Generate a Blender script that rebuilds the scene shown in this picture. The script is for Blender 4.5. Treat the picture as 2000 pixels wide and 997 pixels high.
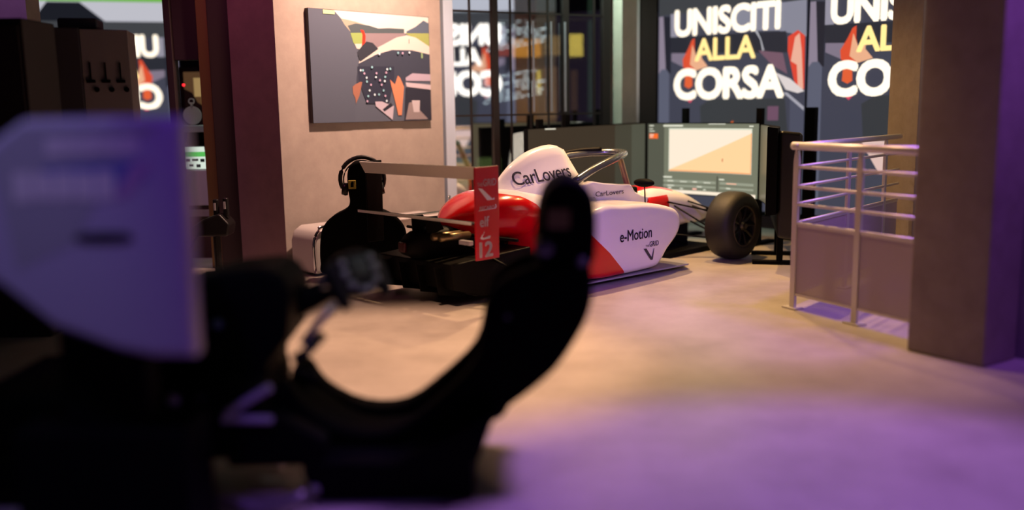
import bpy, bmesh, math, random
from mathutils import Vector, Matrix
from mathutils.bvhtree import BVHTree
random.seed(4)
SC = bpy.context.scene
COL = SC.collection
for o in list(bpy.data.objects): bpy.data.objects.remove(o)

# ------------------------------------------------------------------ camera
F, YH, ROLL, CAMZ = 1800.0, 212.0, 0.016, 1.35      # focal length in pixels of a 2000 px wide frame
pitch = math.atan((498.5 - YH) / F)
fw = Vector((0, math.cos(pitch), -math.sin(pitch))); rt = Vector((1, 0, 0)); up = rt.cross(fw)
Rv = rt * math.cos(ROLL) - up * math.sin(ROLL); Uv = up * math.cos(ROLL) + rt * math.sin(ROLL)
cam = bpy.data.cameras.new('camera'); cam_o = bpy.data.objects.new('camera', cam); COL.objects.link(cam_o)
cam.sensor_width = 36; cam.lens = F / 2000 * 36
M = Matrix((Rv, Uv, -fw)).transposed().to_4x4(); M.translation = Vector((0, 0, CAMZ))
cam_o.matrix_world = M
cam.dof.use_dof = True; cam.dof.focus_distance = 7.2; cam.dof.aperture_fstop = 0.40
cam.clip_start = .05; cam.clip_end = 200
SC.camera = cam_o

# ------------------------------------------------------------------ world, exposure
wd = bpy.data.worlds.new('night'); SC.world = wd; wd.use_nodes = True
wd.node_tree.nodes['Background'].inputs[0].default_value = (.16, .11, .2, 1)
wd.node_tree.nodes['Background'].inputs[1].default_value = .10
SC.view_settings.view_transform = 'Standard'; SC.view_settings.look = 'None'
SC.view_settings.gamma = 1; SC.view_settings.exposure = 0; SC.view_settings.use_curve_mapping = False

# ceiling spotlights and added fills: position, target, watts, colour, cone degrees, blend
LAMPS = [
    ('warm spotlight over the nose of the race car', (1.75, 8.55, 3.45), (2.0, 7.3, 0), 330, (1, .58, .18), 85, .8),
    ('warm spotlight on the far side of the race car', (.75, 8.35, 3.45), (1.1, 7.0, 0), 600, (1, .60, .30), 80, .8),
    ('amber spotlight over the floor between car and railing', (1.55, 5.25, 3.45), (1.6, 5.25, 0), 170, (1, .58, .20), 52, .8),
    ('peach spotlight over the floor behind the rear wing', (-.75, 5.0, 3.45), (-.70, 4.9, 0), 820, (1, .56, .36), 52, .6),
    ('violet spotlight over the open floor by the pillar', (1.55, 3.85, 3.45), (1.0, 2.5, 0), 500, (.50, .22, 1), 56, .3),
    ('rose spotlight washing the wall with the hung picture', (-.35, 7.3, 3.45), (-1.25, 8.45, 1.2), 620, (1, .60, .44), 100, .9),
    ('blue spotlight high over the foreground simulator', (-.75, 1.1, 3.3), (-1.1, 2.5, .9), 60, (.26, .075, 1), 34, .8),
    ('added dim pale fill light over the steering wheel of the simulator', (-.1, 2.2, 3.4), (-.62, 3.35, .68), 34, (.9, .95, 1), 20, .8),  # unseen fill, added to pick out the wheel buttons
    ('added pale fill light high over the white fairing', (-2.1, 1.3, 3.3), (-1.50, 2.5, 1.25), 32, (.75, .85, 1), 26, .9),  # unseen fill, added for the neutral light on the fairing's left part
    ('violet spotlight behind the big pillar', (3.25, 5.55, 3.4), (2.35, 5.85, .3), 320, (.40, .15, 1), 56, .8),
    ('violet spotlight beside the right wall', (3.0, 3.7, 3.4), (2.95, 4.45, 1.9), 170, (.4, .12, 1), 80, .8),
    ('dim violet spotlight by the dark column', (-2.6, 6.6, 3.4), (-2.25, 7.9, .9), 42, (.9, .17, .42), 80, .8),
    ('violet spotlight by the far left wall', (-3.6, 5.9, 3.45), (-4.0, 6.9, 2.2), 40, (.62, .25, .9), 80, .8),
    ('lilac spotlight behind the race car', (.9, -.4, 2.9), (.85, 6.9, .40), 900, (.42, .22, 1), 18, .8),
    ('added pale green fill light by the glazing', (.55, 9.2, 3.45), (1.1, 10.1, 1.6), 220, (.75, 1, .80), 70, .8),  # unseen fill, added to brighten the grey column
    ('added dim pale fill light over the counter beyond the doorway', (-2.75, 8.25, 3.4), (-2.9, 8.6, .9), 45, (.85, 1, .85), 50, .8),  # unseen fill, added so the counter and sign show
]

# ------------------------------------------------------------------ helpers
def lin(c):
    return tuple(((v / 255) / 12.92 if v / 255 <= .04045 else ((v / 255 + .055) / 1.055) ** 2.4) for v in c)
MATS = {}
def mat(name, col=(.5, .5, .5), rough=.5, metal=0, coat=0, emis=None, estr=1, spec=.5, noise=None, bump=0, nscale=8):
    if name in MATS: return MATS[name]
    m = bpy.data.materials.new(name); m.use_nodes = True; nt = m.node_tree; b = nt.nodes['Principled BSDF']
    b.inputs['Base Color'].default_value = (*col, 1); b.inputs['Roughness'].default_value = rough
    b.inputs['Metallic'].default_value = metal; b.inputs['Coat Weight'].default_value = coat
    b.inputs['Specular IOR Level'].default_value = spec
    if emis:
        b.inputs['Emission Color'].default_value = (*emis, 1); b.inputs['Emission Strength'].default_value = estr
    if noise:
        tc = nt.nodes.new('ShaderNodeTexCoord'); n1 = nt.nodes.new('ShaderNodeTexNoise'); n2 = nt.nodes.new('ShaderNodeTexNoise')
        n1.inputs['Scale'].default_value = nscale; n1.inputs['Detail'].default_value = 8; n1.inputs['Roughness'].default_value = .65
        n2.inputs['Scale'].default_value = nscale * .18; n2.inputs['Detail'].default_value = 4
        nt.links.new(tc.outputs['Object'], n1.inputs['Vector']); nt.links.new(tc.outputs['Object'], n2.inputs['Vector'])
        add = nt.nodes.new('ShaderNodeMath'); add.operation = 'ADD'
        nt.links.new(n1.outputs['Fac'], add.inputs[0]); nt.links.new(n2.outputs['Fac'], add.inputs[1])
        rp = nt.nodes.new('ShaderNodeMapRange'); rp.inputs[1].default_value = .7; rp.inputs[2].default_value = 1.3
        nt.links.new(add.outputs[0], rp.inputs[0])
        mx = nt.nodes.new('ShaderNodeMix'); mx.data_type = 'RGBA'
        mx.inputs[6].default_value = (*noise, 1); mx.inputs[7].default_value = (*col, 1)
        nt.links.new(rp.outputs[0], mx.inputs[0]); nt.links.new(mx.outputs[2], b.inputs['Base Color'])
        if bump:
            bp = nt.nodes.new('ShaderNodeBump'); bp.inputs['Strength'].default_value = bump; bp.inputs['Distance'].default_value = .01
            nt.links.new(n1.outputs['Fac'], bp.inputs['Height']); nt.links.new(bp.outputs[0], b.inputs['Normal'])
    MATS[name] = m
    return m
def glow(rgb, s=1.0):
    n = 'glow_%d_%d_%d_%.2f' % (*rgb, s)
    return mat(n, (.01, .01, .01), .35, emis=lin(rgb), estr=s, spec=.2)

class MB:
    def __init__(s): s.v = []; s.f = []; s.m = []
    def add(s, vs, fs, mi=0):
        n = len(s.v); s.v += [tuple(v) for v in vs]; s.f += [tuple(i + n for i in f) for f in fs]; s.m += [mi] * len(fs); return s
    def box(s, a, b, mi=0, rz=0, c=None):
        x0, y0, z0 = a; x1, y1, z1 = b
        vs = [Vector(p) for p in ((x0, y0, z0), (x1, y0, z0), (x1, y1, z0), (x0, y1, z0), (x0, y0, z1), (x1, y0, z1), (x1, y1, z1), (x0, y1, z1))]
        if rz:
            R = Matrix.Rotation(rz, 3, 'Z'); c = Vector(c or ((x0 + x1) / 2, (y0 + y1) / 2, 0)); vs = [R @ (v - c) + c for v in vs]
        return s.add(vs, [(0, 3, 2, 1), (4, 5, 6, 7), (0, 1, 5, 4), (1, 2, 6, 5), (2, 3, 7, 6), (3, 0, 4, 7)], mi)
    def prism(s, pts, fn, mi=0):                     # pts 2d outline; fn(p, 0|1) -> 3d for the two faces
        n = len(pts); vs = [fn(p, 0) for p in pts] + [fn(p, 1) for p in pts]
        fs = [tuple(range(n - 1, -1, -1)), tuple(range(n, 2 * n))] + [(i, (i + 1) % n, n + (i + 1) % n, n + i) for i in range(n)]
        return s.add(vs, fs, mi)
    def rings(s, rings, mi=0, closed=True, caps=True):
        n = len(rings[0]); vs = [p for r in rings for p in r]; fs = []
        for k in range(len(rings) - 1):
            for i in range(n if closed else n - 1):
                j = (i + 1) % n; fs.append((k * n + i, k * n + j, (k + 1) * n + j, (k + 1) * n + i))
        if caps: fs.append(tuple(range(n - 1, -1, -1))); fs.append(tuple((len(rings) - 1) * n + i for i in range(n)))
        return s.add(vs, fs, mi)
    def tube(s, path, r, n=10, mi=0, flat=1.0, close=False):
        P = [Vector(p) for p in path]; rs = r if isinstance(r, (list, tuple)) else [r] * len(P); rings = []
        for i, p in enumerate(P):
            t = (P[min(i + 1, len(P) - 1)] - P[max(i - 1, 0)])
            if close: t = P[(i + 1) % len(P)] - P[i - 1]
            t.normalize(); a = Vector((0, 0, 1)) if abs(t.z) < .9 else Vector((1, 0, 0))
            x = t.cross(a).normalized(); y = x.cross(t).normalized()
            rings.append([p + x * rs[i] * math.cos(q) + y * rs[i] * flat * math.sin(q) for q in [2 * math.pi * k / n for k in range(n)]])
        if close: rings.append(rings[0])
        return s.rings(rings, mi, caps=not close)
    def lathe(s, prof, origin, axis, n=32, mi=0, closed_prof=False):   # prof: (radius, along)
        ax = Vector(axis).normalized(); a = Vector((0, 0, 1)) if abs(ax.z) < .9 else Vector((1, 0, 0))
        x = ax.cross(a).normalized(); y = ax.cross(x).normalized(); O = Vector(origin)
        rings = [[O + ax * h + (x * math.cos(q) + y * math.sin(q)) * r for q in [2 * math.pi * k / n for k in range(n)]] for r, h in prof]
        if closed_prof: rings.append(rings[0])
        return s.rings(rings, mi, caps=False)
    def build(s, name, mats, parent=None, smooth=False, bevel=0, seg=2, sub=0, loc=None, rz=0):
        me = bpy.data.meshes.new(name); me.from_pydata(s.v, [], s.f)
        for m in (mats if isinstance(mats, (list, tuple)) else [mats]): me.materials.append(m)
        for p, i in zip(me.polygons, s.m): p.material_index = i; p.use_smooth = smooth
        bm = bmesh.new(); bm.from_mesh(me); bmesh.ops.recalc_face_normals(bm, faces=bm.faces); bm.to_mesh(me); bm.free()
        me.update()
        o = bpy.data.objects.new(name, me); COL.objects.link(o)
        if parent: o.parent = parent
        if loc: o.location = loc
        if rz: o.rotation_euler.z = rz
        if bevel:
            b = o.modifiers.new('bevel', 'BEVEL'); b.width = bevel; b.segments = seg; b.limit_method = 'ANGLE'; b.angle_limit = math.radians(40)
            for p in me.polygons: p.use_smooth = True
            w = o.modifiers.new('wn', 'WEIGHTED_NORMAL')
        if sub:
            b = o.modifiers.new('sub', 'SUBSURF'); b.levels = sub; b.render_levels = sub
        return o
def tag(o, label, cat=None, group=None, kind=None):
    o['label'] = label
    if cat: o['category'] = cat
    if group: o['group'] = group
    if kind: o['kind'] = kind
    return o
def struct(o): o['kind'] = 'structure'; return o
def empty(name, loc=(0, 0, 0), rz=0):
    o = bpy.data.objects.new(name, None); COL.objects.link(o); o.location = loc; o.rotation_euler.z = rz; o.empty_display_size = .1; return o
def copy_tree(o, parent=None):
    c = o.copy(); COL.objects.link(c)
    if parent: c.parent = parent
    for ch in list(o.children): copy_tree(ch, c)
    return c
TXT = {}; GLY = {}
def glyph(body, shear):
    if (body, shear) in GLY: return GLY[(body, shear)]
    cu = bpy.data.curves.new('lettering', 'FONT'); cu.body = body; cu.size = 1; cu.shear = shear; cu.resolution_u = 4
    o = bpy.data.objects.new('lettering', cu); COL.objects.link(o)
    dg = bpy.context.evaluated_depsgraph_get(); dg.update(); me = bpy.data.meshes.new_from_object(o.evaluated_get(dg))
    vs = [(v.co.x, v.co.y) for v in me.vertices]; fs = [tuple(p.vertices) for p in me.polygons]
    bpy.data.objects.remove(o); bpy.data.curves.remove(cu); bpy.data.meshes.remove(me)
    GLY[(body, shear)] = (vs, fs); return vs, fs
def text2d(body, bold=0.0, shear=0.0, spacing=1.0):   # glyph by glyph, thickened by shifted copies, scaled to a unit box
    key = (body, bold, shear, spacing)
    if key in TXT: return TXT[key]
    V = []; Fc = []
    for i, ch in enumerate(body):
        vs, fs = glyph(ch, shear); x1 = max(p[0] for p in vs)
        off = (max(p[0] for p in glyph(body[:i + 1], shear)[0]) - x1) * spacing
        for d in ([(0, 0)] if not bold else [(bold * math.cos(k * math.pi / 3), bold * math.sin(k * math.pi / 3)) for k in range(6)]):
            n = len(V); V += [(p[0] + off + d[0], p[1] + d[1]) for p in vs]; Fc += [tuple(q + n for q in f) for f in fs]
    x0 = min(v[0] for v in V); x1 = max(v[0] for v in V); y0 = min(v[1] for v in V); y1 = max(v[1] for v in V)
    r = ([((v[0] - x0) / (x1 - x0), (v[1] - y0) / (y1 - y0)) for v in V], Fc); TXT[key] = r
    return r
def lettering(name, body, box, fn, m, parent, bold=0, shear=0, spacing=1.0, flip=False):
    vs, fs = text2d(body, bold, shear, spacing); a0, b0, a1, b1 = box
    mb = MB(); mb.add([fn(a0 + (1 - p[0] if flip else p[0]) * (a1 - a0), b0 + p[1] * (b1 - b0)) for p in vs], fs)
    me = bpy.data.meshes.new(name); me.from_pydata(mb.v, [], mb.f); me.materials.append(m)
    o = bpy.data.objects.new(name, me); COL.objects.link(o); o.parent = parent
    return o
def flat_shapes(name, shapes, fn, parent, step=.0006, start=1):  # printed / displayed flat shapes, each a hair in front of the last
    mb = MB(); mats = []
    for i, (pts, m) in enumerate(shapes):
        if m not in mats: mats.append(m)
        mb.add([fn(a, b, step * (i + start)) for a, b in pts], [tuple(range(len(pts)))], mats.index(m))
    me = bpy.data.meshes.new(name); me.from_pydata(mb.v, [], mb.f)
    for m in mats: me.materials.append(m)
    for p, i in zip(me.polygons, mb.m): p.material_index = i
    o = bpy.data.objects.new(name, me); COL.objects.link(o); o.parent = parent
    return o
def rect(a0, b0, a1, b1): return [(a0, b0), (a1, b0), (a1, b1), (a0, b1)]
def spline(pts, n=4):                                # closed Catmull-Rom outline
    out = []; N = len(pts)
    for i in range(N):
        p0, p1, p2, p3 = [Vector(pts[(i + k - 1) % N]) for k in range(4)]
        for j in range(n):
            t = j / n
            out.append(tuple(.5 * ((2 * p1) + (p2 - p0) * t + (2 * p0 - 5 * p1 + 4 * p2 - p3) * t * t + (3 * p1 - p0 - 3 * p2 + p3) * t ** 3)))
    return out
def curve_pts(pts, n=6):                             # open Catmull-Rom path
    P = [Vector(p) for p in pts]; P = [2 * P[0] - P[1]] + P + [2 * P[-1] - P[-2]]; out = []
    for i in range(1, len(P) - 2):
        p0, p1, p2, p3 = P[i - 1:i + 3]
        for j in range(n):
            t = j / n; out.append(.5 * ((2 * p1) + (p2 - p0) * t + (2 * p0 - 5 * p1 + 4 * p2 - p3) * t * t + (3 * p1 - p0 - 3 * p2 + p3) * t ** 3))
    out.append(P[-2]); return out

# ------------------------------------------------------------------ materials
CONC = mat('concrete_wall', (.46, .40, .36), .85, noise=(.36, .31, .28), bump=.25, nscale=7)
CONC_D = mat('concrete_pillar', (.34, .28, .25), .85, noise=(.24, .19, .17), bump=.3, nscale=9)
FLOOR = mat('polished_concrete_floor', (.54, .49, .44), .36, noise=(.33, .29, .26), bump=.06, nscale=2.6, spec=.4)
DARKW = mat('dark_wall', (.03, .018, .016), .8, noise=(.02, .012, .012), nscale=5)
CEIL = mat('ceiling_paint', (.03, .03, .03), .9)
BLK = mat('black_plastic', (.004, .004, .0045), .65, spec=.05)
BLKS = mat('black_satin_metal', (.010, .009, .009), .38, spec=.4)
LEATH = mat('black_leather', (.003, .003, .003), .7, spec=.04, noise=(.002, .002, .002), bump=.2, nscale=60)
RUB = mat('tyre_rubber', (.014, .011, .010), .62, noise=(.009, .008, .007), bump=.15, nscale=30)
CARB = mat('carbon_fibre', (.004, .0035, .0035), .5, spec=.09)
STEEL = mat('brushed_steel', (.60, .57, .56), .32, metal=1)
CHROME = mat('chrome', (.75, .75, .78), .12, metal=1)
WHITEP = mat('white_gloss_paint', (.82, .78, .80), .25, coat=.6)
REDP = mat('red_gloss_paint', (.56, .003, .014), .28, coat=.5)
BEIGE = mat('white_satin_paint', (.72, .66, .62), .5)
WTXT = mat('white_vinyl', (.80, .72, .82), .5)
BTXT = mat('dark_vinyl', (.03, .025, .05), .45)
YEL = mat('yellow_patch', (.50, .40, .05), .6)
GREYP = mat('pale_grey_plastic', (.62, .62, .62), .35)
SILV = mat('silver_button', (.55, .55, .55), .3)

# ------------------------------------------------------------------ setting
fl = MB().box((-14, -3, -.12), (12, 22, 0)).build('floor', FLOOR); struct(fl)
ce = MB().box((-14, -3, 3.6), (12, 11.4, 3.72)).build('ceiling', CEIL); struct(ce)

def boxdir(p, ang, length, depth, z0, z1):           # box whose front face starts at p and runs along ang; body lies behind (left of ang)
    d = Vector((math.cos(ang), math.sin(ang))); n = Vector((-d.y, d.x)); p = Vector(p)
    q = [p, p + d * length, p + d * length + n * depth, p + n * depth]
    mb = MB(); mb.add([(a.x, a.y, z) for z in (z0, z1) for a in q], [(0, 3, 2, 1), (4, 5, 6, 7), (0, 1, 5, 4), (1, 2, 6, 5), (2, 3, 7, 6), (3, 0, 4, 7)])
    return mb
A_W = math.radians(46)
W0 = Vector((-1.927, 7.797, 0)); WD = Vector((math.cos(A_W), math.sin(A_W), 0)); WN = Vector((WD.y, -WD.x, 0))   # picture wall
wl = boxdir(W0.xy, A_W, 1.83, .5, 0, 3.6).build('wall_left', CONC); struct(wl)
# dark column face left of the wall
cl = boxdir((-2.40, 7.97), math.atan2(-.173, .473), .50, .35, 0, 3.6).build('wall_column', mat('concrete_column_left', (.30, .19, .20), .85, noise=(.22, .14, .15), bump=.25, nscale=7)); struct(cl)

# glazed wall
A_G = math.radians(27.9); G0 = Vector((-.56, 9.2, 0)); GD = Vector((math.cos(A_G), math.sin(A_G), 0)); GN = Vector((GD.y, -GD.x, 0))
def gp(k, z, off=0): return G0 + GD * k + GN * off + Vector((0, 0, z))
def gbox(k0, k1, z0, z1, d0, d1):
    mb = MB(); mb.prism([(k0, z0), (k1, z0), (k1, z1), (k0, z1)], lambda p, e: gp(p[0], p[1], d1 if e else d0)); return mb
win = empty('window_1', gp(.9, 0)); struct(win)
GL = bpy.data.materials.new('reflective_glass'); GL.use_nodes = True
nt = GL.node_tree; nt.nodes.clear(); o_ = nt.nodes.new('ShaderNodeOutputMaterial'); mx = nt.nodes.new('ShaderNodeMixShader')
tr = nt.nodes.new('ShaderNodeBsdfTransparent'); tr.inputs[0].default_value = (.62, .68, .66, 1); gs = nt.nodes.new('ShaderNodeBsdfGlossy'); gs.inputs['Roughness'].default_value = .015
gs.inputs[0].default_value = (.95, .95, 1, 1); mx.inputs[0].default_value = .58
nt.links.new(tr.outputs[0], mx.inputs[1]); nt.links.new(gs.outputs[0], mx.inputs[2]); nt.links.new(mx.outputs[0], o_.inputs[0])
FRAME = mat('dark_window_frame', (.012, .008, .008), .45)
def wchild(mb, name, m):
    ob = mb.build(name, m, win); ob.location = -win.location; return ob
wchild(gbox(-.10, .0, 0, 3.6, -.03, .05), 'jamb', mat('bright_aluminium', (.62, .74, .92), .3, metal=.35))
ver = [(.20, .022), (.468, .062), (.653, .02), (.878, .02), (1.09, .02), (1.293, .066), (1.654, .025), (1.80, .09)]
for k, w in ver: wchild(gbox(k - w / 2, k + w / 2, 0, 3.6, -.03 if w > .05 else -.008, .035 if w > .05 else .010), 'mullion', FRAME)
for z in (.35, 1.285, 2.30, 3.2): wchild(gbox(0, 1.8, z - .009, z + .009, -.007, .009), 'transom', FRAME)
ks = [0] + [k for k, w in ver]; zs = [.02, .35, 1.285, 2.30, 3.2]
for i in range(len(ks) - 1):
    for j in range(len(zs) - 1):
        wchild(gbox(ks[i] + .005, ks[i + 1] - .005, zs[j] + .005, zs[j + 1] - .005, -.004, .004), 'pane', GL)
# inner half-round guide rails standing before the right hand panes
for k in (.885, 1.095, 1.262): wchild(gbox(k - .009, k + .009, 1.31, 2.22, .05, .065), 'blind_rail', mat('rail_grey', (.45, .47, .55), .35, metal=.7))
# corner pillar between glass and display wall
pil = MB().prism([(1.20, 9.98), (1.39, 10.22), (1.28, 10.5), (1.02, 10.42), (.985, 10.24)], lambda p, e: (p[0], p[1], 3.6 * e)).build('concrete_column', mat('column_concrete', (.46, .45, .40), .8, noise=(.36, .35, .31), bump=.2, nscale=7), bevel=.008)
tag(pil, 'angled grey concrete column between the glazing and the lettered display wall', 'column')
dk = boxdir((1.42, 10.25), math.radians(12), .20, .6, 0, 3.6).build('trim_1', FRAME); struct(dk)
dk2 = boxdir((1.385, 10.22), math.radians(12), .035, .05, 0, 3.6).build('trim_2', mat('trim_steel', (.55, .56, .58), .3, metal=.8)); struct(dk2)

# far dark walls
bw = MB().box((-14, 19, 0), (12, 19.3, 4.2)).build('wall_back', DARKW); struct(bw)
wr = boxdir((2.57, 4.83), math.radians(-47), 3.4, .3, 0, 3.6).build('wall_right', mat('concrete_right', (.30, .24, .30), .85, noise=(.24, .18, .24), bump=.2, nscale=6)); struct(wr)
P2 = MB().box((3.20, 7.42, 0), (3.62, 7.84, 3.6), rz=math.radians(10)).build('concrete_column', CONC_D, bevel=.01)
tag(P2, 'brown concrete column half hidden behind the big front pillar and the railing', 'column')
# big square pillar
PA = math.atan2(4.552 - 4.919, 2.396 - 2.160)
bp_ = boxdir((2.160, 4.919), PA, .437, .30, 0, 3.6).build('concrete_pillar', CONC_D, bevel=.012)
tag(bp_, 'big square brown concrete pillar beside the railing at the right', 'column')

# ------------------------------------------------------------------ LED display wall
A_L = math.radians(-46); L0 = Vector((1.749, 11.0, 0))
LEDSHAPES = [
 (rect(0, .2, 1.875, 3.2), (72, 73, 88)),
 (rect(0, 2.60, 1.875, 3.2), (205, 205, 215)), (rect(0, 2.86, 1.875, 3.2), (120, 190, 80)), ([(.9, 2.6), (1.2, 2.85), (1.6, 2.85), (1.8, 2.6)], (30, 32, 40)),
 ([(.0, 2.60), (1.875, 2.60), (1.875, 2.38), (1.56, 2.41), (0.01, 2.38)], (70, 72, 76)),
 ([(0.99, 2.38), (1.86, 2.40), (1.87, 2.03), (1.55, 2.11), (0.99, 2.15)], (146, 146, 162)),
 ([(0.17, 2.39), (0.27, 2.39), (0.27, 2.11), (0.17, 2.12)], (160, 156, 172)),
 ([(0.17, 2.13), (1.64, 2.1), (1.67, 1.88), (0.18, 1.95)], (48, 49, 58)),
 ([(0.07, 2.37), (0.17, 2.36), (0.18, 1.72), (0.08, 1.72)], (42, 42, 52)),
 ([(0.01, 2.37), (0.07, 2.37), (0.11, 1.75), (0.01, 1.72)], (152, 140, 158)),
 ([(0.01, 1.72), (.05, 1.77), (.12, 1.77), (0.16, 1.72), (0.17, .3), (0.02, .3)], (100, 103, 122)),
 ([(0.19, 1.95), (0.39, 1.94), (0.37, 1.78), (0.19, 1.86)], (140, 128, 146)),
 ([(1.32, 1.92), (1.61, 1.88), (1.67, 1.66), (1.49, 1.76)], (128, 96, 112)),
 ([(1.27, 2.13), (1.3, 2.13), (1.35, 2.04), (1.39, 1.92), (1.37, 1.91), (1.34, 2.03)], (190, 190, 196)),
 ([(0.59, 1.34), (0.73, 1.42), (1.39, 1.41), (1.65, 1.41), (1.7, 1.0), (1.5, .75), (0.9, .75), (.62, 1.0)], (62, 64, 68)),
 ([(1.45, 1.33), (1.58, 1.33), (1.58, 1.18), (1.45, 1.18)], (120, 86, 108)),
 ([(1.71, 1.41), (1.875, 1.28), (1.875, .4), (1.73, .4)], (84, 86, 104)),
 ([(.60, .98), (.95, .98), (.92, .66), (.80, .66)], (240, 205, 195)), ([(.95, 1.12), (1.03, 1.18), (1.05, 1.0), (.97, .98)], (240, 110, 40)), ([(.95, .80), (1.0, .80), (1.0, .62), (.96, .62)], (240, 120, 50)),
 ([(0.36, 1.78), (0.35, 1.87), (0.42, 1.98), (0.47, 2.08), (0.51, 2.1), (0.51, 1.98), (0.54, 1.87), (0.6, 1.79), (0.48, 1.72)], (240, 88, 55)),
 ([(0.48, 2.03), (0.51, 1.96), (0.55, 1.86), (0.6, 2.01), (0.62, 2.02), (0.61, 1.87), (0.69, 1.78), (0.54, 1.74), (0.45, 1.81)], (255, 190, 150)),
 ([(0.38, 1.57), (0.39, 1.73), (0.48, 1.74), (0.49, 1.57), (0.44, 1.54)], (245, 105, 60)),
 ([(0.4, 1.43), (0.53, 1.45), (0.46, 1.38)], (240, 80, 110)),
 ([(1.67, 2.04), (1.78, 2.1), (1.86, 2.04), (1.87, 1.5), (1.8, 1.5), (1.75, 1.6), (1.67, 1.9)], (240, 78, 58)),
 ([(1.75, 2.03), (1.8, 2.07), (1.83, 1.89), (1.86, 1.5), (1.8, 1.51), (1.78, 1.75), (1.71, 1.79)], (255, 190, 165)),
 ([(1.54, 1.68), (1.71, 1.61), (1.875, 1.48), (1.8, 1.46), (1.66, 1.5)], (240, 228, 226)),
 ([(1.63, 1.47), (1.68, 1.47), (1.875, 1.32), (1.875, 1.28)], (180, 178, 190)),
]
CREAM = mat('display_cream', (.01, .01, .01), .4, emis=(1, .88, .70), estr=1.35)
GOLD = mat('display_gold', (.01, .01, .01), .4, emis=(1, .74, .28), estr=1.25)
def led_panel(label, origin, ang, flip=False, scale=1.0, k=1.0, bright=None):
    r = empty('display_panel', (origin[0], origin[1], 0), ang); r.scale = (scale,) * 3
    MB().box((0, .004, .15), (1.875, .12, 3.25)).build('housing', BLK, r)
    fx = (lambda a: 1.875 - a) if flip else (lambda a: a)
    sc = flat_shapes('screen', [(p, glow(c, .85 * k)) for p, c in LEDSHAPES], lambda a, b, e: (fx(a), .002 - e, b), r)
    off = -.022
    fn = lambda a, b: (fx(a), off, b)
    for body, bx, m, bold, sp in (('UNISCITI', (.24, 2.12, 1.585, 2.43), CREAM, .05, .96), ('ALLA', (.52, 1.84, 1.30, 2.09), GOLD, .034, .97), ('CORSA', (.235, 1.41, 1.65, 1.77), CREAM, .052, .96)):
        lettering('lettering', body, bx, fn, bright or m, sc, bold, spacing=sp)
    return tag(r, label, 'display', 'display wall panels')
led_panel('lit wall display panel reading UNISCITI ALLA CORSA, whole and above the monitors', L0, A_L)
p_ = L0 + Vector((math.cos(A_L), math.sin(A_L), 0)) * 1.895
led_panel('lit wall display panel cut off by the pillar, reading UNIS AL CO', p_, A_L)
# a further panel round the corner, seen mirrored in the glass
hp = Vector((3.85, 5.72)); ha = math.atan2(.803, .60) + math.pi
hd = Vector((math.cos(ha), math.sin(ha)))
led_panel('lit wall display panel beyond the right edge, seen mirrored in the glazing', (hp - hd * 1.1), ha, scale=1.10, k=1.4, bright=mat('display_cream_bright', (.01, .01, .01), .4, emis=(1, .92, .8), estr=2.6))
# glass reflection at far left, built as a glowing panel with reversed letters
led_panel('display wall reflection at far left, built as a reversed lit panel behind the grey cabinet', (-6.39, 12.55), math.radians(16), flip=True)

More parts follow.
